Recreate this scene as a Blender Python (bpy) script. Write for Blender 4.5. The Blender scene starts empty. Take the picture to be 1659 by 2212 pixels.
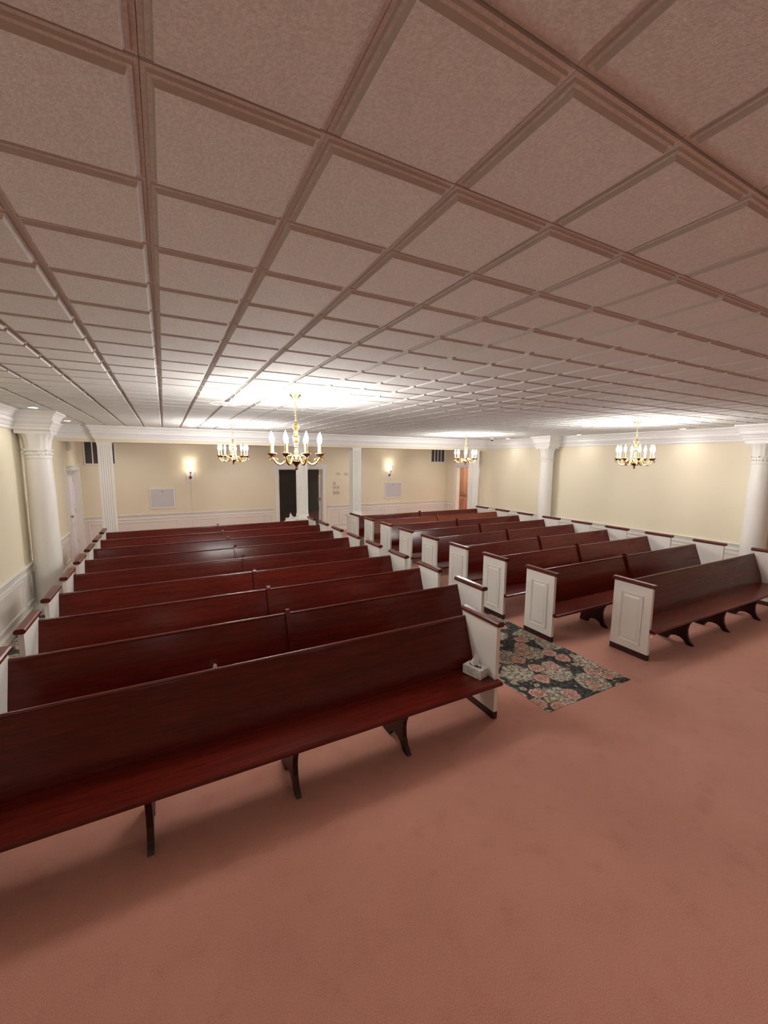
import bpy, math, random
from mathutils import Matrix, Vector
random.seed(7)
S = 1.08                    # measured layout units -> metres
PI = math.pi
sc = bpy.context.scene
C = sc.collection

# ------------------------------------------------------------------ camera
CAMH = 2.14
F_PX, YAW, PITCH, ROLL = 886.96, 0.48937, 0.126508, 0.0082276
fw = Vector((math.sin(YAW)*math.cos(PITCH), math.cos(YAW)*math.cos(PITCH), -math.sin(PITCH)))
rt = Vector((math.cos(YAW), -math.sin(YAW), 0))
up = rt.cross(fw)
rt, up = rt*math.cos(ROLL)+up*math.sin(ROLL), up*math.cos(ROLL)-rt*math.sin(ROLL)
cam = bpy.data.cameras.new('camera')
cam.sensor_fit = 'VERTICAL'; cam.sensor_height = 36.0; cam.sensor_width = 27.0
cam.lens = 36.0*F_PX/2212.0
cam.clip_start = .02; cam.clip_end = 200
camo = bpy.data.objects.new('camera', cam); C.objects.link(camo)
m = Matrix((rt, up, -fw)).transposed().to_4x4()
m.translation = Vector((0, 0, CAMH*S))
camo.matrix_world = m
sc.camera = camo
# ------------------------------------------------------------------ world, exposure
w = bpy.data.worlds.new('world'); sc.world = w; w.use_nodes = True
w.node_tree.nodes['Background'].inputs[0].default_value = (.9, .9, 1, 1)
w.node_tree.nodes['Background'].inputs[1].default_value = .05
vs = sc.view_settings
vs.view_transform = 'Standard'; vs.look = 'None'; vs.gamma = 1.0; vs.use_curve_mapping = False
vs.exposure = 1.55
BULB = 138.0       # emission strength of the chandelier bulbs
DOWN = 4.5         # watts of a recessed downlight
SCONCE = 130.0
FRONT_FILL = 34.0       # watts of an unseen fill light added over the open front floor
# layout (measured): camera over the origin, +Y down the aisle
XL, XR, YB, YF = -1.70, 8.53, 11.5, -4.6
ZC = CAMH+.6095     # ceiling
YBEAM, ZBEAM = 9.42, 2.43
TILE = .3048; GX, GY = -.0026, .80985

# ------------------------------------------------------------------ mesh helpers
class MB:
    def __init__(s): s.v = []; s.f = []
    def box(s, x0, x1, y0, y1, z0, z1):
        b = len(s.v)
        s.v += [(x0,y0,z0),(x1,y0,z0),(x1,y1,z0),(x0,y1,z0),(x0,y0,z1),(x1,y0,z1),(x1,y1,z1),(x0,y1,z1)]
        s.f += [tuple(b+i for i in q) for q in ((0,3,2,1),(4,5,6,7),(0,1,5,4),(1,2,6,5),(2,3,7,6),(3,0,4,7))]
        return s
    def prism(s, poly, axis, a0, a1):
        # poly in the two other axes, (y,z) for x, (x,z) for y, (x,y) for z
        b = len(s.v); n = len(poly)
        def P(p, a): return {'x': (a,p[0],p[1]), 'y': (p[0],a,p[1]), 'z': (p[0],p[1],a)}[axis]
        s.v += [P(p,a0) for p in poly]+[P(p,a1) for p in poly]
        s.f += [tuple(b+i for i in range(n-1,-1,-1)), tuple(b+n+i for i in range(n))]
        s.f += [(b+i, b+(i+1)%n, b+n+(i+1)%n, b+n+i) for i in range(n)]
        return s
    def lathe(s, prof, n=24, c=(0,0,0), rib=0, amp=0):
        b = len(s.v)
        for k,(r,z) in enumerate(prof):
            for i in range(n):
                a = 2*PI*i/n
                q = r*(1+(amp*math.cos(rib*a) if rib and 0<k<len(prof)-1 else 0))
                s.v.append((c[0]+q*math.cos(a), c[1]+q*math.sin(a), c[2]+z))
        m_ = len(prof)
        for k in range(m_-1):
            for i in range(n):
                j=(i+1)%n
                s.f.append((b+k*n+i, b+k*n+j, b+(k+1)*n+j, b+(k+1)*n+i))
        s.f.append(tuple(b+i for i in range(n-1,-1,-1)))
        s.f.append(tuple(b+(m_-1)*n+i for i in range(n)))
        return s
    def tube(s, path, r, n=8, closed=False):
        path=[Vector(p) for p in path]; N=len(path); b=len(s.v)
        rr = r if isinstance(r,(list,tuple)) else [r]*N
        pu=None
        for k,p in enumerate(path):
            if closed: t=path[(k+1)%N]-path[k-1]
            else: t=path[min(k+1,N-1)]-path[max(k-1,0)]
            t.normalize()
            if pu is None:
                pu=Vector((0,0,1)) if abs(t.z)<.9 else Vector((1,0,0))
            u=(pu-t*pu.dot(t)); u.normalize(); v=t.cross(u); pu=u
            for i in range(n):
                a=2*PI*i/n
                q=p+(u*math.cos(a)+v*math.sin(a))*rr[k]; s.v.append(tuple(q))
        for k in range(N if closed else N-1):
            k2=(k+1)%N
            for i in range(n):
                j=(i+1)%n
                s.f.append((b+k*n+i,b+k*n+j,b+k2*n+j,b+k2*n+i))
        if not closed:
            s.f.append(tuple(b+i for i in range(n-1,-1,-1)))
            s.f.append(tuple(b+(N-1)*n+i for i in range(n)))
        return s
    def sphere(s, c, r, n=12, m_=8):
        return s.lathe([(max(1e-4,r*math.sin(PI*k/m_)), -r*math.cos(PI*k/m_)) for k in range(m_+1)], n, c)
    def sweep(s, path, prof, z0=0.0, flip=1):
        # profile (distance off the path's left side * flip, z) along an open mitred polyline in XY
        P=[Vector(p).to_2d() for p in path]; N=len(P); b=len(s.v); n=len(prof)
        nor=[]
        for k in range(N-1):
            d=(P[k+1]-P[k]).normalized(); nor.append(Vector((-d.y,d.x))*flip)
        for k in range(N):
            if k==0: mv=nor[0]
            elif k==N-1: mv=nor[-1]
            else:
                mv=nor[k-1]+nor[k]; mv=mv/(mv.length_squared/2) if mv.length>1e-6 else nor[k]
            for d,z in prof: s.v.append((P[k].x+mv.x*d, P[k].y+mv.y*d, z0+z))
        for k in range(N-1):
            for i in range(n-1):
                s.f.append((b+k*n+i,b+(k+1)*n+i,b+(k+1)*n+i+1,b+k*n+i+1))
        s.f.append(tuple(b+i for i in range(n))); s.f.append(tuple(b+(N-1)*n+i for i in range(n-1,-1,-1)))
        return s
    def mesh(s, name, mat, smooth=False):
        me=bpy.data.meshes.new(name)
        me.from_pydata([(x*S,y*S,z*S) for x,y,z in s.v],[],s.f)
        me.update()
        import bmesh
        bm=bmesh.new(); bm.from_mesh(me); bmesh.ops.recalc_face_normals(bm,faces=bm.faces); bm.to_mesh(me); bm.free()
        if mat: me.materials.append(mat)
        if smooth:
            me.polygons.foreach_set('use_smooth',[True]*len(me.polygons))
            try: me.set_sharp_from_angle(angle=math.radians(40))
            except Exception: pass
        return me
    def build(s, name, mat, parent=None, loc=(0,0,0), rz=0, smooth=False, bevel=0):
        return place(s.mesh(name,mat,smooth), name, parent, loc, rz, bevel)
def place(me, name, parent=None, loc=(0,0,0), rz=0, bevel=0):
    o=bpy.data.objects.new(name,me); C.objects.link(o)
    o.location=Vector(loc)*S; o.rotation_euler=(0,0,rz)
    if parent: o.parent=parent
    if bevel:
        b=o.modifiers.new('bevel','BEVEL'); b.width=bevel*S; b.segments=2; b.limit_method='ANGLE'
    return o
def empty(name, loc=(0,0,0), rz=0):
    o=bpy.data.objects.new(name,None); C.objects.link(o); o.location=Vector(loc)*S; o.rotation_euler=(0,0,rz)
    o.empty_display_size=.1
    return o
def tag(o, label, cat, group=None):
    o['label']=label; o['category']=cat
    if group: o['group']=group
    return o
def struct(o): o['kind']='structure'; return o
def dup(root, loc, rz=0):
    def cp(o, par):
        c=o.copy(); C.objects.link(c); c.parent=par
        for ch in list(o.children): cp(ch,c)
        return c
    r=cp(root,None); r.location=Vector(loc)*S; r.rotation_euler=(0,0,rz)
    return r

# ------------------------------------------------------------------ materials
def newmat(name):
    m_=bpy.data.materials.new(name); m_.use_nodes=True
    nt=m_.node_tree; return m_, nt, nt.nodes['Principled BSDF']
def N(nt, t, **kw):
    n=nt.nodes.new(t)
    for k,v in kw.items(): setattr(n,k,v)
    return n
def mix(nt, fac, a, b, mode='MIX'):
    n=N(nt,'ShaderNodeMix',data_type='RGBA',blend_type=mode)
    for s_,val in ((0,fac),(6,a),(7,b)):
        if hasattr(val,'is_output'): nt.links.new(val,n.inputs[s_])
        elif isinstance(val,(int,float)): n.inputs[s_].default_value=val
        else: n.inputs[s_].default_value=(*val,1)
    return n.outputs[2]
def mth(nt, op, a, b=None, clamp=False):
    n=N(nt,'ShaderNodeMath',operation=op,use_clamp=clamp)
    for i,val in enumerate((a,b)):
        if val is None: continue
        if hasattr(val,'is_output'): nt.links.new(val,n.inputs[i])
        else: n.inputs[i].default_value=val
    return n.outputs[0]
def rng(nt, v, a, b, c=0., d=1.):
    n=N(nt,'ShaderNodeMapRange',interpolation_type='SMOOTHSTEP'); nt.links.new(v,n.inputs[0])
    for i,q in enumerate((a,b,c,d)): n.inputs[i+1].default_value=q
    return n.outputs[0]
def coords(nt, scale=(1,1,1)):
    t=N(nt,'ShaderNodeTexCoord'); mp=N(nt,'ShaderNodeMapping'); nt.links.new(t.outputs['Object'],mp.inputs[0])
    mp.inputs['Scale'].default_value=scale; return mp.outputs[0]
def noise(nt, vec, scale, detail=4, rough=.55, dist=0):
    n=N(nt,'ShaderNodeTexNoise'); nt.links.new(vec,n.inputs['Vector'])
    n.inputs['Scale'].default_value=scale; n.inputs['Detail'].default_value=detail
    n.inputs['Roughness'].default_value=rough; n.inputs['Distortion'].default_value=dist
    return n
def bump(nt, bs, h_, strength, dist):
    b=N(nt,'ShaderNodeBump'); b.inputs['Strength'].default_value=strength; b.inputs['Distance'].default_value=dist
    nt.links.new(h_,b.inputs['Height']); nt.links.new(b.outputs[0],bs.inputs['Normal'])
def simple(name, col, rough=.5, metal=0, var=.06, nscale=3, bstr=0, bscale=120, spec=.5):
    m_,nt,bs=newmat(name)
    v=coords(nt); n=noise(nt,v,nscale)
    lo=tuple(c*(1-var) for c in col); hi=tuple(min(1,c*(1+var)) for c in col)
    nt.links.new(mix(nt,n.outputs[0],lo,hi),bs.inputs['Base Color'])
    bs.inputs['Roughness'].default_value=rough; bs.inputs['Metallic'].default_value=metal
    bs.inputs['Specular IOR Level'].default_value=spec
    if bstr:
        n2=noise(nt,v,bscale,3); bump(nt,bs,n2.outputs[0],bstr,.004)
    return m_
def wood(name, dark, mid, light, rough=.3, scale=1.0, axis=0):
    m_,nt,bs=newmat(name)
    sc_=[14*scale]*3; sc_[axis]=.9*scale
    v=coords(nt,tuple(sc_))
    oi=N(nt,'ShaderNodeObjectInfo')
    ad=N(nt,'ShaderNodeVectorMath',operation='ADD'); nt.links.new(v,ad.inputs[0])
    cmb=N(nt,'ShaderNodeCombineXYZ'); r10=mth(nt,'MULTIPLY',oi.outputs['Random'],37.0)
    for i in range(3): nt.links.new(r10,cmb.inputs[i])
    nt.links.new(cmb.outputs[0],ad.inputs[1])
    n=noise(nt,ad.outputs[0],1.6,6,.6,.6)
    n2=noise(nt,ad.outputs[0],9,5,.7,.2)
    a=mix(nt,rng(nt,n.outputs[0],.2,.8),dark,mid)
    b=mix(nt,rng(nt,n2.outputs[0],.45,.75,0,.5),a,light)
    nt.links.new(b,bs.inputs['Base Color'])
    bs.inputs['Roughness'].default_value=rough
    bs.inputs['Specular IOR Level'].default_value=.30
    bump(nt,bs,n2.outputs[0],.04,.002)
    return m_
def emis(name, col, strength):
    m_,nt,bs=newmat(name)
    bs.inputs['Base Color'].default_value=(*col,1)
    bs.inputs['Emission Color'].default_value=(*col,1); bs.inputs['Emission Strength'].default_value=strength
    return m_

M_WOOD=wood('mahogany',(.062,.0056,.0036),(.125,.0125,.0070),(.180,.026,.013),.20)
M_WOODL=wood('mahogany_orange',(.12,.022,.010),(.22,.045,.020),(.30,.075,.035),.32)
M_CAP=wood('mahogany_cap',(.065,.010,.008),(.13,.022,.015),(.19,.040,.026),.28,1,1)
M_RAILW=wood('mahogany_rail',(.085,.013,.010),(.15,.026,.018),(.20,.045,.03),.20)
M_RAILW.node_tree.nodes['Principled BSDF'].inputs['Specular IOR Level'].default_value=.6
M_LEG=wood('mahogany_leg',(.018,.004,.003),(.045,.008,.006),(.06,.012,.008),.4,1,2)
M_KICK=simple('kickboard',(.040,.009,.007),.45,0,.2,8)
M_OAK=wood('oak_cabinet',(.44,.215,.125),(.55,.29,.18),(.62,.36,.24),.4,1,2)
M_WHITE=simple('white_paint',(.78,.75,.70),.45,0,.03,2)
M_PANELW=simple('wainscot_paint',(.76,.70,.63),.5,0,.03,2)
M_CROWN=simple('crown_paint',(.82,.80,.78),.5,0,.02,2)
M_COL=simple('column_paint',(.80,.78,.74),.42,0,.02,2,.05,60)
M_WALL=simple('cream_wall',(.78,.70,.535),.7,0,.04,1.2,.12,220,.3)
M_DOORW=simple('door_white',(.80,.76,.78),.4,0,.02,2)
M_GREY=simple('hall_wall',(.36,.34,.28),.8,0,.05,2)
M_BRASS=simple('brass',(.62,.43,.17),.25,1,.15,20)
M_BRONZE=simple('antique_brass',(.26,.13,.09),.35,.9,.3,40)
M_SLEEVE=simple('candle_sleeve',(.50,.36,.13),.5,0,.08,30)
M_DARK=simple('vent_dark',(.055,.045,.045),.8,0,.2,30)
M_SLAT=simple('vent_slat',(.20,.17,.165),.5,.2,.1,30)
M_PLATE=simple('plate_beige',(.62,.55,.45),.45,0,.06,30)
M_GREYP=simple('access_grey',(.60,.57,.58),.6,0,.03,6)
M_TEE=simple('ceiling_tee',(.62,.58,.54),.5,0,.03,6)
M_EDGE_SHADE=simple('tile_edge_shade',(.60,.57,.54),.9,0,.08,40)  # groove shade put into the colour of the tile side faces
M_METALW=simple('diffuser_white',(.86,.86,.86),.4,0,.02,6)
M_TISSUE=simple('tissue_paper',(.86,.84,.82),.9,0,.04,14)
M_BLACK=simple('black_glass',(.02,.02,.025),.15)
M_PAPERBEADS=simple('dark_metal',(.06,.045,.04),.4,.8,.2,40)
M_BULB=emis('bulb_glow',(1,.98,.95),BULB)
M_SBULB=emis('sconce_bulb',(1,.90,.72),SCONCE)
M_DISC=emis('downlight_lens',(1,.95,.86),14)

def mk_carpet():
    m_,nt,bs=newmat('salmon_carpet')
    v=coords(nt); big=noise(nt,v,1.1,4,.6); mid=noise(nt,v,5,5,.65); fine=noise(nt,v,170,3,.7)
    a=mix(nt,rng(nt,big.outputs[0],.3,.7),(.455,.195,.140),(.52,.235,.170))
    b=mix(nt,rng(nt,mid.outputs[0],.50,.74,0,.6),a,(.37,.130,.088))
    spot=noise(nt,v,2.7,2,.5); 
    b=mix(nt,rng(nt,spot.outputs[0],.68,.76,0,.35),b,(.26,.092,.062))
    c=mix(nt,rng(nt,fine.outputs[0],.3,.7,0,.75),b,(.68,.31,.23))
    nt.links.new(c,bs.inputs['Base Color'])
    bs.inputs['Roughness'].default_value=.95; bs.inputs['Specular IOR Level'].default_value=.15
    bs.inputs['Sheen Weight'].default_value=.25; bs.inputs['Sheen Roughness'].default_value=.5
    bump(nt,bs,fine.outputs[0],.6,.006)
    return m_
M_CARPET=mk_carpet()
def mk_tile():
    m_,nt,bs=newmat('ceiling_tile')
    v=coords(nt); f=noise(nt,v,130,4,.7); g=noise(nt,v,2.5,3)
    a=mix(nt,g.outputs[0],(.80,.805,.785),(.88,.885,.865))
    b=mix(nt,rng(nt,f.outputs[0],.35,.65,0,.45),a,(.54,.54,.52))
    nt.links.new(b,bs.inputs['Base Color'])
    bs.inputs['Roughness'].default_value=.9; bs.inputs['Specular IOR Level'].default_value=.2
    bump(nt,bs,f.outputs[0],.55,.004)
    return m_
M_TILE=mk_tile()
def mk_floral():
    m_,nt,bs=newmat('floral_carpet')
    v=coords(nt)
    wob=noise(nt,v,9,4,.6)
    sub=N(nt,'ShaderNodeVectorMath',operation='SUBTRACT'); nt.links.new(wob.outputs['Color'],sub.inputs[0]); sub.inputs[1].default_value=(.5,.5,.5)
    mul=N(nt,'ShaderNodeVectorMath',operation='SCALE'); nt.links.new(sub.outputs[0],mul.inputs[0]); mul.inputs['Scale'].default_value=.14
    ad=N(nt,'ShaderNodeVectorMath',operation='ADD'); nt.links.new(v,ad.inputs[0]); nt.links.new(mul.outputs[0],ad.inputs[1])
    def vor(scale, rnd=1.0):
        n=N(nt,'ShaderNodeTexVoronoi',voronoi_dimensions='2D'); nt.links.new(ad.outputs[0],n.inputs['Vector'])
        n.inputs['Scale'].default_value=scale; n.inputs['Randomness'].default_value=rnd; return n
    fine=noise(nt,v,26,4,.7); fine2=noise(nt,v,55,3,.7)
    ground=mix(nt,rng(nt,fine.outputs[0],.42,.62),(.030,.034,.035),(.110,.112,.100))
    big=vor(2.3,.6)
    bm_=rng(nt,big.outputs['Distance'],.36,.44,1,0)
    sepb=N(nt,'ShaderNodeSeparateColor'); nt.links.new(big.outputs['Color'],sepb.inputs[0])
    sage=mix(nt,rng(nt,fine.outputs[0],.40,.62),(.18,.165,.13),(.64,.58,.47))
    c1=mix(nt,bm_,ground,sage)
    # roses : petal rings
    def roses(scale, r0, cut, cols, inp, rnd=.8):
        ro=vor(scale,rnd); sep=N(nt,'ShaderNodeSeparateColor'); nt.links.new(ro.outputs['Color'],sep.inputs[0])
        on=mth(nt,'GREATER_THAN',sep.outputs[0],cut)
        edge=mth(nt,'MULTIPLY',rng(nt,ro.outputs['Distance'],r0,r0+.06,1,0),on)
        rim=mth(nt,'MULTIPLY',rng(nt,ro.outputs['Distance'],r0+.03,r0+.13,1,0),on)
        ring=mth(nt,'SINE',mth(nt,'ADD',mth(nt,'MULTIPLY',ro.outputs['Distance'],46.0),mth(nt,'MULTIPLY',fine.outputs[0],16.0)))
        pet=mix(nt,rng(nt,ring,-.5,.6),cols[0],cols[1])
        ctr=mix(nt,rng(nt,ro.outputs['Distance'],.03,r0*.75,1,0),pet,cols[2])
        o=mix(nt,mth(nt,'MULTIPLY',rim,.75),inp,cols[3])
        return mix(nt,edge,o,ctr)
    c2=roses(3.7,.29,.22,((.36,.185,.145),(.70,.49,.40),(.45,.20,.17),(.10,.075,.06)),c1)
    c3=roses(6.5,.20,.60,((.36,.31,.22),(.62,.56,.42),(.30,.10,.10),(.20,.18,.14)),c2)
    c4=roses(13,.17,.72,((.30,.10,.085),(.58,.36,.26),(.52,.40,.22),(.05,.05,.045)),c3,1.0)
    c5=mix(nt,rng(nt,fine2.outputs[0],.60,.74,0,.55),c4,(.03,.032,.03))
    nt.links.new(c5,bs.inputs['Base Color'])
    bs.inputs['Roughness'].default_value=.95; bs.inputs['Specular IOR Level'].default_value=.1
    f3=noise(nt,v,170,3,.7); bump(nt,bs,f3.outputs[0],.5,.005)
    return m_
M_FLORAL=mk_floral()
def mk_boxprint():
    m_,nt,bs=newmat('tissue_box_print')
    v=coords(nt); n=noise(nt,v,22,4,.6,1.0); n2=noise(nt,v,40,3)
    a=mix(nt,rng(nt,n.outputs[0],.42,.6),(.74,.72,.66),(.45,.45,.40))
    b=mix(nt,rng(nt,n2.outputs[0],.62,.70),a,(.72,.48,.22))
    nt.links.new(b,bs.inputs['Base Color']); bs.inputs['Roughness'].default_value=.5
    return m_
M_BOX=mk_boxprint()
def mk_glass():
    m_,nt,bs=newmat('clear_glass')
    bs.inputs['Base Color'].default_value=(1,1,1,1); bs.inputs['Roughness'].default_value=.05
    bs.inputs['Transmission Weight'].default_value=1.0; bs.inputs['IOR'].default_value=1.1
    return m_
M_GLASS=mk_glass()

# ------------------------------------------------------------------ room shell
struct(MB().box(-3.2,11.2,YF-.2,17.2,-.12,0).build('floor',M_CARPET))
# ceiling slab (tees) with its tiles as parts
ceil=struct(MB().box(-3.2,11.2,YF-.2,17.2,ZC+.0225,ZC+.12).build('ceiling',M_TEE))
PROF=[(.0205,-.0165),(.0165,-.0060),(.0100,-.0055),(.0080,0),(.0004,0),(.0004,.021)]   # (inset from module line, z)
def tile_geo(mb,x0,x1,y0,y1,z):
    b=len(mb.v)
    for ins,dz in reversed(PROF):
        mb.v+=[(x0+ins,y0+ins,z+dz),(x1-ins,y0+ins,z+dz),(x1-ins,y1-ins,z+dz),(x0+ins,y1-ins,z+dz)]
    for k in range(5):
        for i in range(4):
            j=(i+1)%4; mb.f.append((b+4*k+i,b+4*k+j,b+4*k+4+j,b+4*k+4+i))
    mb.f.append((b+20,b+21,b+22,b+23)); mb.f.append((b+3,b+2,b+1,b))
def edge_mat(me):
    me.materials.append(M_EDGE_SHADE)
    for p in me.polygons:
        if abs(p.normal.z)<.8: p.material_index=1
def proj(x,y,z):
    d=Vector((x,y,z-CAMH)); f=d.dot(fw)
    if f<.05: return None
    return 829.5+F_PX*d.dot(rt)/f, 1106-F_PX*d.dot(up)/f
full=[];rest=[]
i0=math.floor((XL-GX)/TILE); i1=math.ceil((XR-GX)/TILE)
j0=math.floor((YF-GY)/TILE); j1=math.ceil((YBEAM-GY)/TILE)
for i in range(i0,i1):
    for j in range(j0,j1):
        x0,y0=GX+i*TILE,GY+j*TILE
        a=(max(x0,XL+.02),min(x0+TILE,XR-.02),max(y0,YF+.02),min(y0+TILE,YBEAM-.01))
        if a[1]-a[0]<.08 or a[3]-a[2]<.08: continue
        whole=a[1]-a[0]>TILE-1e-6 and a[3]-a[2]>TILE-1e-6
        q=[proj(u,v,ZC) for u in a[:2] for v in a[2:]]
        area=0
        if whole and all(q) and any(0<p[0]<1659 and 0<p[1]<2212 for p in q):
            (ax,ay),(bx,by),(cx,cy),(dx,dy)=q[0],q[1],q[3],q[2]
            area=abs((ax*by-bx*ay)+(bx*cy-cx*by)+(cx*dy-dx*cy)+(dx*ay-ax*dy))/2
        (full if area>0 else rest).append((area,i,j,a))
full.sort(reverse=True)
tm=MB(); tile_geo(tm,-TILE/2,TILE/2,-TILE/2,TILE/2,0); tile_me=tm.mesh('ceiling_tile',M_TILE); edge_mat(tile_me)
def zoff(j):
    return .011 if j<=-2 else (.004 if j==-1 else 0.0)
for area,i,j,a in full[:300]:
    rr=random.Random(i*97+j)
    place(tile_me,'ceiling_tile',ceil,(GX+(i+.5)*TILE,GY+(j+.5)*TILE,ZC-.0008+zoff(j)-rr.random()*.0012))
fm=MB()
for area,i,j,a in full[300:]+rest:
    tile_geo(fm,*a,ZC-.0008+zoff(j))
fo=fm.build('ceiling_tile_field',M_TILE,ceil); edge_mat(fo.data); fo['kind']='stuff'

# walls with openings
DL=(9.86,11.20,1.87); DR=(9.785,10.945,1.93); DB=(2.785,4.066,1.863)
T=.14
wl=MB().box(XL-T,XL,YF,DL[0],0,ZC+.02).box(XL-T,XL,DL[1],YB+T,0,ZC+.02).box(XL-T,XL,DL[0],DL[1],DL[2],ZC+.02)
wl=struct(wl.build('wall_left',M_WALL))
wr=MB().box(XR,XR+T,YF,DR[0],0,ZC+.02).box(XR,XR+T,DR[1],YB+T,0,ZC+.02).box(XR,XR+T,DR[0],DR[1],DR[2],ZC+.02)
wr=struct(wr.build('wall_right',M_WALL))
wb=MB().box(XL,DB[0],YB,YB+T,0,ZC+.02).box(DB[1],XR,YB,YB+T,0,ZC+.02).box(DB[0],DB[1],YB,YB+T,DB[2],ZC+.02)
wb=struct(wb.build('wall_back',M_WALL))
wf=struct(MB().box(XL,XR,YF-T,YF,0,ZC+.02).build('wall_front',M_WALL))
# dark hall behind the back door, side room behind the right door, closet behind left door
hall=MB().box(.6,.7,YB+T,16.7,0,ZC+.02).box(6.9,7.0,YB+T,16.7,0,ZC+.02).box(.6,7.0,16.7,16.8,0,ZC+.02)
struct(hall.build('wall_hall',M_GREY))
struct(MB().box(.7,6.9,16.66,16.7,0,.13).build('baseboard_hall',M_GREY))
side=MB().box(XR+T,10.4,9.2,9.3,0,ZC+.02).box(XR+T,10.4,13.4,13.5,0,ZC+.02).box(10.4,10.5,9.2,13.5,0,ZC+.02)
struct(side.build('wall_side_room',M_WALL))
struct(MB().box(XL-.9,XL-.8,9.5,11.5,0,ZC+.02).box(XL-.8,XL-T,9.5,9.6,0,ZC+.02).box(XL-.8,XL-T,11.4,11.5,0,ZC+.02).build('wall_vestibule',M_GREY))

# beam over the posts
beam=MB().box(-1.13,8.22,YBEAM,YBEAM+.30,ZBEAM,ZC).box(XL,-1.13,YBEAM+.08,YBEAM+.30,ZBEAM,ZC).box(8.22,XR,YBEAM+.08,YBEAM+.30,ZBEAM,ZC)
struct(beam.build('trim_1',M_WALL)); 
CROWN=[(0,-.26),(.014,-.26),(.020,-.245),(.020,-.225),(.030,-.215),(.042,-.185),(.058,-.165),(.064,-.160),(.064,-.142),(.050,-.136),(.050,-.118),(.062,-.108),(.074,-.075),(.098,-.045),(.112,-.038),(.112,-.018),(.124,-.012),(.124,0),(0,0)]
YCOLS=(2.95,7.12); CW=.20; CP=.38
def side_path(x,sgn,y0,y1):
    p=[(x,y0)]
    for y in YCOLS: p+=[(x,y-CW),(x+sgn*CP,y-CW),(x+sgn*CP,y+CW),(x,y+CW)]
    return p+[(x,y1)]
struct(MB().sweep(side_path(XL,1,YF,YBEAM+.08),CROWN,ZC,-1).build('trim_2',M_CROWN,smooth=False))
struct(MB().sweep(side_path(XR,-1,YF,YBEAM+.08),CROWN,ZC,1).build('trim_3',M_CROWN))
struct(MB().sweep([(XL,YBEAM+.08),(-1.13,YBEAM+.08),(-1.13,YBEAM),(8.22,YBEAM),(8.22,YBEAM+.08),(XR,YBEAM+.08)],CROWN,ZC,-1).build('trim_4',M_CROWN))
# wainscot dado, chair rail, baseboard
RAIL=[(0,-.125),(.010,-.125),(.014,-.118),(.014,-.105),(.006,-.098),(.006,-.055),(.016,-.045),(.020,-.022),(.034,-.014),(.034,-.002),(.028,0),(0,0)]
BASE=[(0,0),(.018,0),(.018,.085),(.012,.095),(.012,.105),(.006,.115),(0,.115)]
RL,RB,RR=.70,.775,.775
def dado(name,segs,rail,bname,tname):
    d=MB(); r=MB(); b=MB()
    for p,fl in segs:
        d.sweep(p,[(0,0),(.004,0),(.004,rail-.02),(0,rail-.02)],0,fl)
        r.sweep(p,RAIL,rail,fl); b.sweep(p,BASE,0,fl)
    return d,r,b
def do_dado(wall,segs,rail,n,bn):
    d,r,b=dado('',segs,rail,'','')
    d.build('dado',M_PANELW,wall); struct(r.build('trim_%d'%n,M_WHITE)); struct(b.build('baseboard_'+bn,M_WHITE))
do_dado(wl,[([(XL,YF),(XL,DL[0]-.09)],-1),([(XL,DL[1]+.09),(XL,YB)],-1)],RL,5,'left')
do_dado(wr,[([(XR,YF),(XR,DR[0]-.09)],1),([(XR,DR[1]+.09),(XR,YB)],1)],RR,6,'right')
do_dado(wb,[([(XL,YB),(DB[0]-.16,YB)],-1),([(DB[1]+.16,YB),(XR,YB)],-1)],RB,7,'back')
def frame_geo(mb,mp,u0,u1,z0,z1):
    # picture-frame moulding; mp(u,z,out) -> xyz
    P=[(0,.0),(.003,.012),(.012,.012),(.018,.006),(.024,.006),(.026,0)]
    b=len(mb.v); n=len(P)
    for ins,o in P:
        mb.v+=[mp(u0+ins,z0+ins,o),mp(u1-ins,z0+ins,o),mp(u1-ins,z1-ins,o),mp(u0+ins,z1-ins,o)]
    for k in range(n-1):
        for i in range(4):
            j=(i+1)%4; mb.f.append((b+4*k+i,b+4*k+j,b+4*k+4+j,b+4*k+4+i))
def panels(wall,mp,spans,z0,z1):
    for u0,u1 in spans:
        mb=MB(); frame_geo(mb,mp,u0,u1,z0,z1); mb.build('panel_moulding',M_WHITE,wall)
back_spans=[(-1.62,-1.36),(-1.28,.245),(.318,.596),(.684,2.245),(2.307,2.59),(4.328,4.61),(4.685,6.20),(6.284,6.557),(6.644,8.18),(8.24,8.50)]
panels(wb,lambda u,z,o:(u,YB-.004-o,z),back_spans,.20,.60)
ls=[];y=6.78
for k in range(4):
    ls+=[(y,y+.33),(y-1.65,y-.07)]; y-=2.05
panels(wl,lambda u,z,o:(XL+.004+o,u,z),ls+[(7.22,8.75),(8.83,9.11),(9.19,9.68)],.18,.56)
rs=[];y=7.55
for k in range(5):
    rs+=[(y,y+.30),(y-1.62,y-.07)]; y-=1.99
panels(wr,lambda u,z,o:(XR-.004-o,u,z),rs+[(7.92,9.45)],.19,.60)

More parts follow.
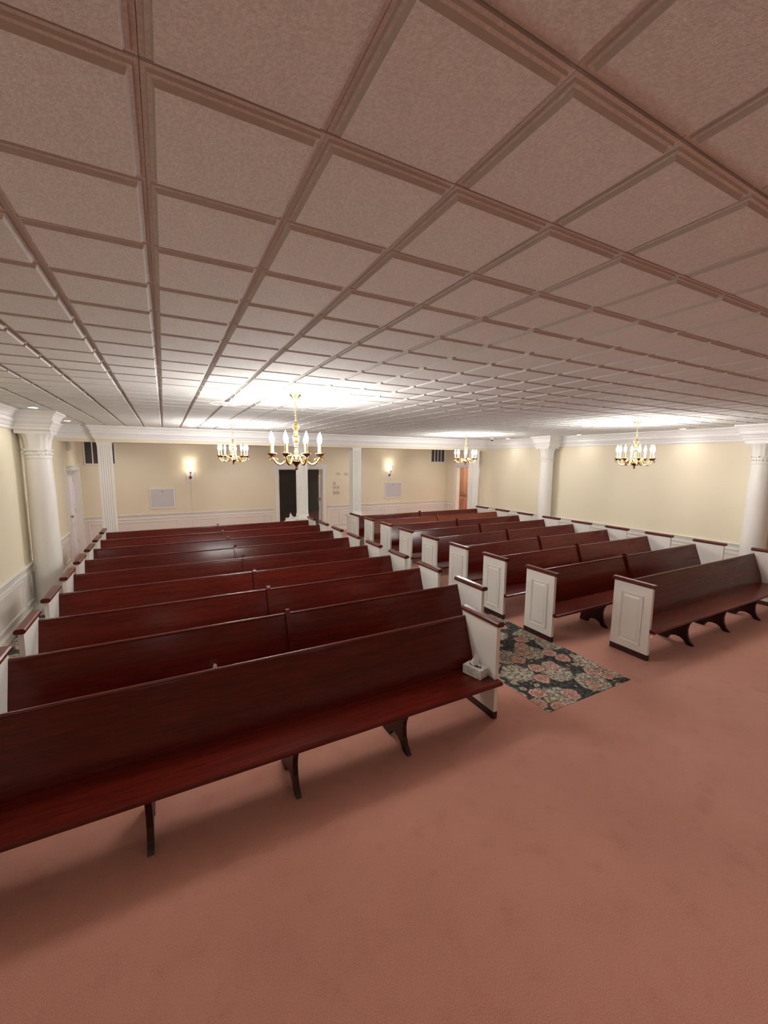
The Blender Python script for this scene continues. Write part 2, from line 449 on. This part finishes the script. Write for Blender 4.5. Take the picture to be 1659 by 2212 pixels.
# doors ------------------------------------------------------------------
def casing(mp,u0,u1,zt,w_=.09,ear=0,name='casing',par=None,mat=M_WHITE):
    mb=MB()
    def bx(a,b,z0,z1,o0,o1):
        p=[mp(u,z,o) for u in (a,b) for z in (z0,z1) for o in (o0,o1)]
        xs,ys,zs=zip(*p); mb.box(min(xs),max(xs),min(ys),max(ys),min(zs),max(zs))
    for a,b in ((u0-w_,u0),(u1,u1+w_)):
        bx(a,b,0,zt,0,.022); bx(a+.012,b-.012,0,zt,.022,.032)
    bx(u0-w_-ear,u1+w_+ear,zt,zt+w_,0,.024); bx(u0-w_-ear+.01,u1+w_+ear-.01,zt+.02,zt+w_-.012,.024,.034)
    bx(u0-w_-ear-.012,u1+w_+ear+.012,zt+w_-.006,zt+w_+.02,0,.045)
    if ear:
        bx(u0-w_-ear,u0-w_,zt-.17,zt,0,.024); bx(u1+w_,u1+w_+ear,zt-.17,zt,0,.024)
        bx(u0-w_-ear,u0-w_,zt-.19,zt-.17,0,.034); bx(u1+w_,u1+w_+ear,zt-.19,zt-.17,0,.034)
    # jambs through the wall
    bx(u0-.001,u0+.018,0,zt,-T,0); bx(u1-.018,u1+.001,0,zt,-T,0); bx(u0,u1,zt-.018,zt+.001,-T,0)
    return mb.build(name,mat,par)
def leaf(name,w_,h_,mat,par,loc,rz,knob=None):
    # panelled leaf, hinge edge at origin, extends +x, thickness +-y
    mb=MB().box(0,w_,-.02,.02,.012,h_)
    for z0,z1 in ((.12,.62),(.74,h_-.13)):
        for s_ in (-1,1):
            for a,b in ((.1,w_/2-.04),(w_/2+.04,w_-.1)):
                frame_geo(mb,(lambda u,z,o,s_=s_:(u,s_*(.02+o),z)),a,b,z0,z1)
    o=mb.build(name,mat,par,loc,rz)
    if knob:
        k=MB().sphere((w_-.06,-.06,.92),.028).sphere((w_-.06,.06,.92),.028); k.tube([(w_-.06,-.06,.92),(w_-.06,.06,.92)],.01)
        k.build('knob',M_BRASS,o,smooth=True)
    h=MB()
    for z in (.25,h_/2,h_-.25): h.box(-.006,.012,-.028,.028,z,z+.09)
    h.build('hinge',M_BRASS,o)
    return o
d1=struct(empty('door_1',(0,YB,0)))
casing(lambda u,z,o:(u,-o,z),DB[0],DB[1],DB[2],.11,.035,'casing',d1)
leaf('leaf',.63,DB[2]-.02,M_DOORW,d1,(DB[1]-.035,T-.02,0),math.radians(72),True)
leaf('leaf',.63,DB[2]-.02,M_DOORW,d1,(DB[0]+.035,T+.02,0),math.radians(100),True)
d2=struct(empty('door_2',(XL,0,0)))
casing(lambda u,z,o:(o,u,z),DL[0],DL[1],DL[2],.085,0,'casing',d2)
leaf('leaf',.655,DL[2]-.02,M_DOORW,d2,(-.10,DL[0]+.02,0),math.radians(90),True)
leaf('leaf',.655,DL[2]-.02,M_DOORW,d2,(-.115,DL[1]-.02,0),math.radians(-88),False)
d3=struct(empty('door_3',(XR,0,0)))
casing(lambda u,z,o:(-o,u,z),DR[0],DR[1],DR[2],.09,0,'casing',d3)

# ------------------------------------------------------------------ posts and columns
def fluted_post(x,label,ped=True):
    t=empty('fluted_post',(x,YBEAM+.13,0)); a=.11
    tag(t,label,'post','fluted posts under the beam')
    # fluted cross section
    pts=[]
    nf=5; dep=.009; m0=.022
    fl=(2*a-2*m0)/nf
    side_=[(-a,0)]
    for k in range(nf):
        s0=-a+m0+k*fl
        side_+=[(s0+.006,0),(s0+.012,dep),(s0+fl-.012,dep),(s0+fl-.006,0)]
    for q in range(4):
        c_,s_=[(1,0),(0,1),(-1,0),(0,-1)][q]
        for u,d in side_:
            px,py=u,-a+d
            pts.append((px*c_-py*s_,px*s_+py*c_))
    z0=.75 if ped else .16
    MB().prism(pts,'z',z0+.10,ZBEAM-.07).build('shaft',M_COL,t)
    MB().box(-a-.004,a+.004,-a-.004,a+.004,ZBEAM-.07,ZBEAM).box(-a-.014,a+.014,-a-.014,a+.014,ZBEAM-.02,ZBEAM-.001).build('capital',M_COL,t)
    MB().box(-a-.012,a+.012,-a-.012,a+.012,z0,z0+.08).box(-a-.004,a+.004,-a-.004,a+.004,z0+.08,z0+.10).build('base',M_COL,t)
    if ped:
        pw=.165
        p=MB().box(-pw,pw,-pw,pw,0,z0-.06).box(-pw-.03,pw+.03,-pw-.03,pw+.03,z0-.04,z0).box(-pw-.015,pw+.015,-pw-.015,pw+.015,z0-.06,z0-.04)
        p.box(-pw-.02,pw+.02,-pw-.02,pw+.02,0,.10).box(-pw-.015,pw+.015,-pw-.015,pw+.015,z0-.20,z0-.185)
        p.build('pedestal',M_WHITE,t)
        mb=MB(); frame_geo(mb,lambda u,z,o:(u,-pw-o,z),-.11,.11,.16,.5); frame_geo(mb,lambda u,z,o:(-pw-o,u,z),-.11,.11,.16,.5)
        mb.build('panel_moulding',M_WHITE,t)
    return t
fluted_post(-.995,'white fluted square post hiding part of the wall vent near the side door',False)
fluted_post(2.868,'white fluted square post standing in front of the dark doorway')
fluted_post(4.25,'white fluted square post on a pedestal beside the wall switches')
fluted_post(8.08,'white fluted square post before the opening that shows wooden cupboard doors',False)
def round_column(x,y,sgn,label):
    t=tag(empty('round_column',(x,y,0)),label,'column','round columns against the side walls')
    MB().lathe([(.158,.14),(.158,.9),(.154,1.5),(.147,2.02),(.145,2.12)],40).build('shaft',M_COL,t,smooth=True)
    MB().box(-.205,.205,-.205,.205,0,.07).lathe([(.20,.07),(.205,.09),(.195,.115),(.178,.12),(.172,.14)],32).build('base',M_COL,t,smooth=True)
    cp=empty('capital',(0,0,0)); cp.parent=t
    bpy.data.objects.remove(cp)
    cpo=MB().lathe([(.145,2.235),(.148,2.26),(.152,2.32),(.162,2.38),(.182,2.42),(.186,2.44)],64,(0,0,0),16,.025).build('capital',M_COL,t,smooth=True)
    MB().lathe([(.146,2.12),(.152,2.125),(.152,2.14),(.147,2.145),(.147,2.215),(.160,2.222),(.160,2.235),(.146,2.24)],40).build('necking',M_COL,cpo,smooth=True)
    bd=MB()
    for k in range(24):
        a=2*PI*k/24; bd.sphere((.150*math.cos(a),.150*math.sin(a),2.18),.016,6,4)
        if k%3==0: bd.sphere((.166*math.cos(a),.166*math.sin(a),2.232),.014,6,4)
    bd.build('ornament_band',M_COL,cpo,smooth=True)
    MB().box(-.188,.188,-.188,.188,2.44,ZC-.262).build('abacus',M_COL,t)
    return t
round_column(XL+.205,7.12,1,'round white column with flared capital by the wall with the side double door')
round_column(XR-.205,7.12,-1,'round white column on the bare cream wall, beside the rearward pews')
round_column(XR-.205,2.95,-1,'round white column on the bare cream wall, beside the frontmost pew')
# entablature blocks behind the crown jogs
for x0,x1,y in ((XL,XL+CP,7.12),(XL,XL+CP,2.95),(XR-CP,XR,7.12),(XR-CP,XR,2.95)):
    struct(MB().box(x0,x1,y-CW,y+CW,ZC-.262,ZC-.02).build('trim_8',M_CROWN))

# ------------------------------------------------------------------ carpets
def runner(x0,x1,y0,y1,label):
    o=MB().box(-(x1-x0)/2,(x1-x0)/2,0,y1-y0,0,.003).build('carpet_runner',M_FLORAL,None,((x0+x1)/2,y0,.0))
    tag(o,label,'carpet runner','floral aisle carpets')
runner(2.80,3.965,2.22,8.9,'dark floral carpet strip down the wide aisle between the two pew blocks')
runner(XL+.02,-1.00,2.22,8.6,'dark floral carpet strip between pews and the wall with side door')
runner(7.98,XR-.02,2.22,8.9,'dark floral carpet strip between pews and the bare cream wall')

# ------------------------------------------------------------------ pews
PT=.036        # end panel thickness
def pew(x0,x1,yf,label,divider=True,wd=M_WOOD,nleg=4):
    L=x1-x0
    t=tag(empty('church_pew',(x0,yf,.0032)),label,'pew','church pews in two blocks')
    # seat with rounded nose wrapping the end panels
    nose=[(-.062,.330),(-.058,.342),(-.045,.350)]
    prof=[(.285,.342),(.285,.314),(-.040,.314),(-.056,.318)]+nose
    s_=MB().prism(prof,'x',PT,L-PT)
    ear=[(-.001,.350),(-.001,.314),(-.040,.314),(-.056,.318)]+nose
    s_.prism(ear,'x',0.004,PT); s_.prism(ear,'x',L-PT,L-.004)
    s_.build('seat',wd,t)
    # back: leaning board with rounded top, slight lower curve
    bk=[(.268,.335),(.278,.40),(.300,.48),(.395,.738),(.399,.748),(.408,.754),(.418,.750),(.422,.740),(.322,.478),(.302,.40),(.292,.335)]
    MB().prism(bk,'x',PT,L-PT).build('backrest',wd,t,smooth=True)
    MB().tube([(PT+.001,.408,.750),(L-PT-.001,.408,.750)],.0135,10).build('top_rail',M_RAILW,t,smooth=True)
    for side,xa in ((-1,0),(1,L-PT)):
        e=MB().box(xa,xa+PT,0,.42,.060,.803).build('end_panel',M_WHITE,t)
        cx=xa+PT/2; cw=.038
        cap=[(cx-cw+.012,.803),(cx+cw-.012,.803),(cx+cw,.815),(cx+cw,.832),(cx+cw-.014,.846),(cx-cw+.014,.846),(cx-cw,.832),(cx-cw,.815)]
        MB().prism(cap,'y',-.026,.442).build('arm_cap',M_CAP,e,bevel=.004)
        MB().box(xa-.002,xa+PT+.002,-.002,.422,0,.062).build('base_board',M_KICK,e)
        xo=xa if side<0 else xa+PT
        mb=MB(); frame_geo(mb,lambda u,z,o:(xo+side*o,u,z),.085,.335,.135,.70)
        # raised field
        b=len(mb.v); 
        for ins,o in ((.030,0.0),(.052,.008)):
            mb.v+=[(xo+side*o,u,z) for u,z in ((.085+ins,.135+ins),(.335-ins,.135+ins),(.335-ins,.70-ins),(.085+ins,.70-ins))]
        for i in range(4):
            j=(i+1)%4; mb.f.append((b+i,b+j,b+4+j,b+4+i))
        mb.f.append((b+4,b+5,b+6,b+7))
        mb.build('raised_panel',M_WHITE,e)
    lg=[(-.022,.314),(-.005,.285),(.020,.235),(.030,.18),(.024,.11),(.0,.05),(-.035,.018),(-.048,.0),(.010,0),(.035,.012),(.060,.045),(.10,.066),(.145,.070),(.185,.060),(.215,.036),(.232,0),(.345,0),(.338,.06),(.318,.2),(.29,.314)]
    for k in range(nleg):
        x=L*(k+1)/(nleg+1) if x0>3 else L-(.88+.82*k)
        MB().prism(lg,'x',x-.017,x+.017).build('leg',M_LEG,t)
    if divider:
        dv=[(.205,.351),(.232,.37),(.248,.40),(.268,.488),(.364,.755),(.376,.785),(.400,.800),(.426,.792),(.438,.762),(.424,.750),(.405,.757),(.393,.736),(.298,.48),(.276,.40),(.268,.351)]
        MB().prism(dv,'x',L/2-.019,L/2+.019).build('divider',wd,t,smooth=True)
    return t
ordn=['frontmost','second','third','fourth','fifth','sixth','seventh','eighth','rearmost']
for k in range(9):
    who=('frontmost pew' if k==0 else 'rearmost pew' if k==8 else ordn[k]+' pew from the front')
    ya=2.37+.775*k; yb=2.37+.795*k
    pew(-1.05,2.345 if k==0 else 2.865,ya,'mahogany and white '+who+' in the block by the side double door',k>0)
    pew(4.49 if k==0 else 3.945,7.94,yb,('orange-brown and white ' if k==7 else 'mahogany and white ')+who+' in the block by the bare cream wall',k>0,M_WOODL if k==7 else M_WOOD, 3)

# ------------------------------------------------------------------ tissue boxes
def tissue_box(loc,rz,label,plain=False,a=.088):
    t=tag(empty('tissue_box',loc,rz),label,'tissue box')
    b,h_=.054,.075
    bx=MB().box(-a,a,-b,b,0,h_-.002)
    n=20
    bx.build('carton',M_WHITE if plain else M_BOX,t)
    # top with an oval slot (ring of faces)
    mb=MB(); ov=[(.06*math.cos(2*PI*k/n),.024*math.sin(2*PI*k/n)) for k in range(n)]
    def rim(u,v):
        s_=min(a/abs(u) if abs(u)>1e-6 else 9, b/abs(v) if abs(v)>1e-6 else 9); return u*s_,v*s_
    for k in range(n):
        mb.v.append((*ov[k],h_)); mb.v.append((*rim(*ov[k]),h_))
    for k in range(n):
        j=(k+1)%n; mb.f.append((2*k,2*k+1,2*j+1,2*j))
    mb.build('lid',M_WHITE if plain else M_BOX,t)
    MB().prism(ov,'z',h_-.0015,h_-.0008).build('slot',M_DARK,t)
    # tissue tuft: folded sheet
    mb=MB(); nu,nv=9,8
    for j in range(nv+1):
        v=j/nv
        for i in range(nu+1):
            u=i/nu*2-1
            wd=.045*(1-.75*v)+.006
            x=u*wd+.018*v*v-.012*v+.010*math.sin(5*v)
            y=.016*math.sin(u*4+2*v)*(1-.5*v)+.006*math.sin(9*u)
            mb.v.append((x,y,h_-.0005+.115*v*(1-.25*u*u)))
    for j in range(nv):
        for i in range(nu):
            p=j*(nu+1)+i; mb.f.append((p,p+1,p+nu+2,p+nu+1))
    mb.build('tissue',M_TISSUE,t,smooth=True)
    return t
tissue_box((2.222,2.515,.3540),math.radians(105),'printed tissue box on the seat end of the frontmost pew, beside its white end')
tissue_box((.27,3.305,.3540),math.radians(35),'tissue box on the second pew, only its tissue showing above the pew in front')
tissue_box((2.525,9.33,.7125),0,'plain white tissue box on the small white stand before the dark doorway',True,.112)
t=tag(empty('side_stand',(2.525,9.33,0)),'small white stand behind the rearmost pew holding a plain tissue box','side table')
MB().box(-.135,.135,-.11,.11,.69,.712).build('table_top',M_WHITE,t,bevel=.004)
MB().box(-.115,.115,-.09,.09,.63,.69).build('apron',M_WHITE,t)
lgm=MB().box(-.013,.013,-.013,.013,0,.63).mesh('leg',M_WHITE)
for sx in (-1,1):
    for sy in (-1,1): place(lgm,'leg',t,(sx*.10,sy*.075,0))

# ------------------------------------------------------------------ chandeliers
def chandelier():
    t=empty('chandelier')
    MB().lathe([(.058,0),(.058,-.006),(.050,-.014),(.034,-.030),(.014,-.045),(.008,-.052)],20).build('canopy',M_BRASS,t,smooth=True)
    ch=MB(); z=-.052
    for k in range(9):
        pts=[]
        for i in range(10):
            a=2*PI*i/10; u=.0085*math.cos(a); v=.0155*math.sin(a)
            pts.append((u,0,z-.0125+v) if k%2 else (0,u,z-.0125+v))
        ch.tube(pts,.0028,6,True); z-=.0222
    ch.build('chain',M_BRASS,t,smooth=True)
    MB().lathe([(.004,-.245),(.010,-.252),(.010,-.262),(.022,-.262),(.022,-.268),(.009,-.276),(.036,-.284),(.038,-.292),(.022,-.315),(.014,-.328),(.020,-.335),(.020,-.345),(.012,-.352),(.015,-.362),(.028,-.372),(.032,-.380),(.024,-.388),(.028,-.398),(.027,-.425),(.016,-.44),(.015,-.447),(.018,-.452),(.018,-.462),(.014,-.468),(.018,-.474),(.018,-.486),(.013,-.494),(.016,-.505),(.017,-.518),(.022,-.528),(.022,-.538),(.016,-.548),(.024,-.565),(.040,-.585),(.046,-.600),(.044,-.612),(.030,-.625)],20).build('stem',M_BRASS,t,smooth=True)
    MB().lathe([(.044,-.606),(.050,-.614),(.036,-.630),(.020,-.645),(.012,-.660),(.012,-.668),(.016,-.676),(.010,-.690),(.002,-.697)],16).build('finial',M_BRONZE,t,smooth=True)
    prev=None
    P=[(.036,-.598),(.050,-.575),(.068,-.560),(.088,-.566),(.098,-.588),(.112,-.618),(.138,-.640),(.168,-.643),(.198,-.628),(.218,-.602),(.232,-.580),(.236,-.572)]
    arm=MB(); arm.tube([(r,0,z) for r,z in P],[.008,.008,.007,.007,.008,.009,.009,.009,.008,.007,.006,.006],8)
    def curl(cx,cz,r,a0,a1,rad=.0045):
        arm.tube([(cx+r*(1-.35*k/10)*math.cos(a0+(a1-a0)*k/10),0,cz+r*(1-.35*k/10)*math.sin(a0+(a1-a0)*k/10)) for k in range(11)],rad,6)
    curl(.250,-.592,.017,PI*.9,-PI*.9); curl(.108,-.566,.017,PI*1.1,-PI*.5); curl(.066,-.600,.015,PI*.3,-PI*1.3)
    curl(.195,-.600,.013,-PI*.4,PI*1.2)
    arm_me=arm.mesh('arm',M_BRASS,True)
    pan_me=MB().lathe([(.008,-.574),(.016,-.566),(.030,-.552),(.042,-.543),(.040,-.540),(.018,-.545)],16,(.236,0,0)).mesh('drip_pan',M_BRONZE,True)
    slv=MB().lathe([(.013,-.546),(.016,-.538),(.016,-.533),(.0115,-.530),(.0115,-.452),(.009,-.450)],12,(.236,0,0)).mesh('candle_sleeve',M_SLEEVE,True)
    blb=MB().lathe([(.006,-.452),(.013,-.440),(.0185,-.418),(.0175,-.398),(.011,-.375),(.005,-.358),(.0012,-.346)],10,(.236,0,0)).mesh('bulb',M_BULB,True)
    for k in range(8):
        a=place(arm_me,'arm',t,(0,0,0),k*PI/4)
        for me,n in ((pan_me,'drip_pan'),(slv,'candle_sleeve'),(blb,'bulb')): place(me,n,a)
    return t
ch0=chandelier()
chs=[(1.100,3.83,16.1+22.5,'eight-light brass chandelier hanging nearest the round ceiling diffuser and above the middle pews'),
     (1.075,7.66,18,'eight-light brass chandelier before the back wall, near the sconce beside the doorway'),
     (6.22,3.71,47,'eight-light brass chandelier hanging before the bare cream wall between its two round columns'),
     (6.18,7.60,35,'eight-light brass chandelier hanging near the dome camera and the opening with wooden doors')]
for k,(x,y,rz,lab) in enumerate(chs):
    o=ch0 if k==0 else dup(ch0,(0,0,0))
    o.location=Vector((x,y,ZC-.017))*S; o.rotation_euler=(0,0,math.radians(90-rz))
    tag(o,lab,'chandelier','brass chandeliers')

# ------------------------------------------------------------------ ceiling fixtures
def diffuser(x,y,r,label):
    t=tag(empty('ceiling_diffuser',(x,y,ZC-.018)),label,'air vent','round ceiling diffusers')
    MB().lathe([(r*.97,0),(r*.97,-.0012),(r*.5,-.0014)],32).build('backing',M_SLAT,t)
    for k,(ra,rb,z) in enumerate(((1.0,.74,-.004),(.70,.50,-.012),(.46,.27,-.016),(.22,.01,-.018))):
        MB().lathe([(r*ra,.0),(r*ra,z*.4),(r*rb,z),(r*rb,.0)],32).build('ring',M_METALW,t,smooth=True)
diffuser(.62,4.86,.165,'round white air diffuser in the ceiling near the brass chandelier over the middle pews')
diffuser(.49,8.50,.165,'round white air diffuser in the ceiling close to the crown before the back wall')
def downlight(x,y,label,e=DOWN,grp='recessed downlights along the side walls'):
    t=tag(empty('recessed_downlight',(x,y,ZC-.018)),label,'ceiling light',grp)
    MB().lathe([(.058,0),(.058,-.005),(.046,-.006),(.044,0)],24).build('trim_ring',M_METALW,t,smooth=True)
    MB().lathe([(.043,-.0005),(.043,-.003),(.02,-.0035)],24).build('lens',M_DISC,t)
    l=bpy.data.lights.new('lamp','SPOT'); l.energy=e; l.spot_size=math.radians(150); l.spot_blend=1.0; l.shadow_soft_size=.04
    l.color=(1,.97,.93)
    lo=bpy.data.objects.new('lamp',l); C.objects.link(lo); lo.parent=t; lo.location=(0,0,-.012)
for y,nm in ((8.45,'beside the rearmost pews'),(6.45,'beside the round column'),(4.10,'beside the forward pews')):
    downlight(XL+.34,y,'small recessed ceiling light by the wall with side door, '+nm)
for y,nm in ((8.33,'beside the rearmost pews'),(6.17,'between its two columns'),(4.08,'nearer the front column')):
    downlight(XR-.34,y,'small recessed ceiling light by the bare cream wall, '+nm)
for x,nm in ((-.9,'by the post near the side door'),(1.9,'between sconce and dark doorway'),(4.9,'by the wall switches'),(7.5,'by the large vent')):
    downlight(x,10.55,'unseen recessed fill light added behind the beam '+nm,16,'added fill lights behind the beam')  # unseen lamps added to brighten the passage and back wall
for x,nm in ((-.2,'nearest the wall with the side door'),(2.2,'before the pews of the side-door block'),(4.6,'before the pews of the bare-wall block'),(7.0,'nearest the bare cream wall')):
    downlight(x,-1.3,'unseen recessed fill light added over the front floor, '+nm,FRONT_FILL,'added fill lights over the front floor')  # added behind the camera as fill for the foreground
# dome camera
t=tag(empty('dome_camera',(7.85,8.56,ZC-.018)),'small white dome security camera on the ceiling near the corner','camera')
MB().lathe([(.05,0),(.05,-.022),(.044,-.03),(.030,-.032)],20).build('housing',M_METALW,t,smooth=True)
MB().lathe([(.036,-.031),(.034,-.045),(.024,-.058),(.010,-.064)],20).build('dome',M_BLACK,t,smooth=True)

# ------------------------------------------------------------------ back wall fittings
def sconce(x,label):
    t=tag(empty('wall_sconce',(x,YB,1.66)),label,'wall light','wall sconces')
    MB().box(-.10,.10,-.018,0,-.11,.12).build('back_plate',M_WHITE,t,bevel=.006)
    MB().sphere((0,-.045,0),.036,16,10).lathe([(.014,0),(.01,.01)],10,(0,-.03,-.05)).build('ball',M_BRONZE,t,smooth=True)
    MB().tube([(0,-.02,0),(0,-.08,0),(0,-.115,.02),(0,-.13,.06),(0,-.13,.11)],.008,8).lathe([(.008,.10),(.030,.125),(.034,.135),(.012,.14)],14,(0,-.13,0)).build('arm',M_BRONZE,t,smooth=True)
    MB().lathe([(.012,.138),(.012,.175),(.008,.177)],12,(0,-.13,0)).build('candle_sleeve',M_SLEEVE,t,smooth=True)
    MB().lathe([(.006,.176),(.016,.19),(.022,.215),(.018,.24),(.008,.265),(.0015,.28)],12,(0,-.13,0)).build('bulb',M_SBULB,t,smooth=True)
    n=20; g=MB(); prof=[(.030,.145),(.048,.17),(.056,.21),(.050,.25),(.058,.285)]
    b=0
    for r,z in prof:
        for i in range(n):
            a=2*PI*i/n; q=r*(1+.05*math.cos(a*10)); g.v.append((q*math.cos(a),-.13+q*math.sin(a),z))
    for k in range(len(prof)-1):
        for i in range(n):
            j=(i+1)%n; g.f.append((k*n+i,k*n+j,(k+1)*n+j,(k+1)*n+i))
    go=g.build('glass_shade',M_GLASS,t,smooth=True)
    sm=go.modifiers.new('thick','SOLIDIFY'); sm.thickness=.002
    MB().tube([(0,-.006,-.11),(0,-.006,-.35),(0,-.006,-.86)],.003,6).build('cord',M_PLATE,t)
sconce(.565,'wall sconce with white square plate above the dado between post and dark doorway')
sconce(6.285,'wall sconce with white square plate between pedestal post and large wall vent')
def access(x0,x1,z0,z1,label):
    t=tag(empty('wall_panel_box',((x0+x1)/2,YB,(z0+z1)/2)),label,'wall panel','white framed panels on the back wall')
    a=(x1-x0)/2; b=(z1-z0)/2
    MB().box(-a+.02,a-.02,-.02,0,-b+.02,b-.02).build('face',M_GREYP,t)
    f=MB().box(-a,a,-.032,0,b-.03,b).box(-a,a,-.032,0,-b,-b+.03).box(-a,-a+.03,-.032,0,-b+.03,b-.03).box(a-.03,a,-.032,0,-b+.03,b-.03)
    f.build('frame',M_WHITE,t,bevel=.005)
    MB().box(-.02,.02,-.026,-.018,b-.085,b-.07).sphere((.0,-.024,b-.078),.010,8,6).build('latch',M_BRONZE,t)
    MB().box(-a+.05,a-.05,-.024,-.018,-b+.055,-b+.062).build('lip',M_PLATE,t)
access(-.36,.19,.90,1.40,'white framed rectangular panel on back wall beside sconce near the fluted corner post')
access(6.13,6.745,.92,1.435,'white framed rectangular panel on back wall below the large dark vent')
def vent(x0,x1,z0,z1,label):
    t=tag(empty('wall_vent',(x0,YB,z0)),label,'air vent','dark slatted vents high on the back wall')
    W,H=x1-x0,z1-z0
    MB().box(0,W,-.008,0,0,H).build('backing',M_DARK,t)
    f=MB().box(-.03,W+.03,-.02,0,-.03,0).box(-.03,W+.03,-.02,0,H,H+.03).box(-.03,0,-.02,0,0,H).box(W,W+.03,-.02,0,0,H)
    f.build('frame',M_WHITE,t)
    for k in range(1,4): MB().box(W*k/4-.012,W*k/4+.012,-.02,0,0,H).build('mullion',M_WHITE,t)
    sl=MB().prism([(-.018,0),(-.006,.012),(-.004,.012),(-.016,0)],'x',.002,W-.002).mesh('slat',M_SLAT)
    for k in range(int(H/.024)): place(sl,'slat',t,(0,0,.004+k*.024))
vent(-1.58,-1.02,2.00,2.52,'dark slatted wall vent partly hidden by the fluted post near the side door')
vent(7.90,8.42,2.09,2.60,'dark slatted wall vent in the corner above the white panel, near wooden-door opening')
def plate(x,z,label,cat='light switch',w_=.045,h_=.055,grp='switch plates by the doorway',name='switch_plate'):
    t=tag(empty(name,(x,YB,z)),label,cat,grp)
    MB().box(-w_,w_,-.012,0,-h_,h_).build('plate',M_PLATE,t,bevel=.004)
    MB().box(-.010,.010,-.022,-.010,-.018,.012).build('toggle',M_BRONZE,t)
for x,z,l in ((4.445,1.433,'topmost beige switch plate, beside the dark doorway'),(4.445,1.315,'beige switch plate below the topmost one, next to the doorway casing'),(4.56,1.315,'beige switch plate above the lower pair, further from the doorway'),
            (4.445,1.155,'beige switch plate of the lowest pair, nearer the doorway casing'),(4.56,1.155,'beige switch plate of the lowest pair, nearer the pedestal post')):
    plate(x,z,l)
plate(4.572,1.72,'beige wall thermostat above the switch plates','thermostat',.075,.042,'thermostats above the switches','thermostat')
plate(4.826,1.705,'beige wall thermostat right against the pedestal post','thermostat',.070,.042,'thermostats above the switches','thermostat')
t=tag(empty('wall_box',(XL,10.34,2.36)),'small white box mounted on the wall above the side double door','wall box')
MB().box(0,.045,-.13,.13,-.085,.085).build('housing',M_WHITE,t,bevel=.006)
MB().box(.045,.047,-.11,.11,-.065,.065).build('face',M_GREYP,t)

# ------------------------------------------------------------------ side room: wooden cupboard and its ceiling lamp
t=tag(empty('wooden_cupboard',(9.75,11.9,0)),'light brown wooden cupboard with panelled doors seen through the side opening','cupboard')
MB().box(.022,.60,-1.0,1.0,0,2.3).build('carcass',M_OAK,t)
for k in range(4):
    y0=-1.0+.5*k
    for z0,z1 in ((.06,.80),(.86,2.24)):
        d=MB().box(0,.022,y0+.008,y0+.492,z0,z1)
        frame_geo(d,lambda u,z,o:(-o,u,z),y0+.07,y0+.43,z0+.08,z1-.08)
        d.box(-.008,0,y0+.12,y0+.38,z0+.13,z1-.13)
        do=d.build('door',M_OAK,t)
        MB().sphere((-.02,y0+(.45 if k%2==0 else .05),z0+.2 if z0>.5 else z1-.12),.014,8,6).build('knob',M_BRASS,do)
t=tag(empty('ceiling_lamp',(5.9,14.5,ZC+.02)),'unseen round fill lamp added in the dim hall behind the doorway','ceiling light')  # out of view, added so the hall is not black
MB().lathe([(.14,0),(.14,-.03),(.12,-.05)],24).build('base',M_METALW,t,smooth=True)
MB().lathe([(.12,-.05),(.11,-.09),(.06,-.115),(.01,-.12)],24).build('globe',emis('hall_fill_glow',(1,.94,.88),9.0),t,smooth=True)
t=tag(empty('ceiling_lamp',(9.2,10.9,ZC)),'round white ceiling lamp in the side room behind the wooden-door opening','ceiling light')
MB().lathe([(.14,0),(.14,-.03),(.12,-.05)],24).build('base',M_METALW,t,smooth=True)
MB().lathe([(.12,-.05),(.11,-.09),(.06,-.115),(.01,-.12)],24).build('globe',emis('globe',(1,.95,.92),110),t,smooth=True)
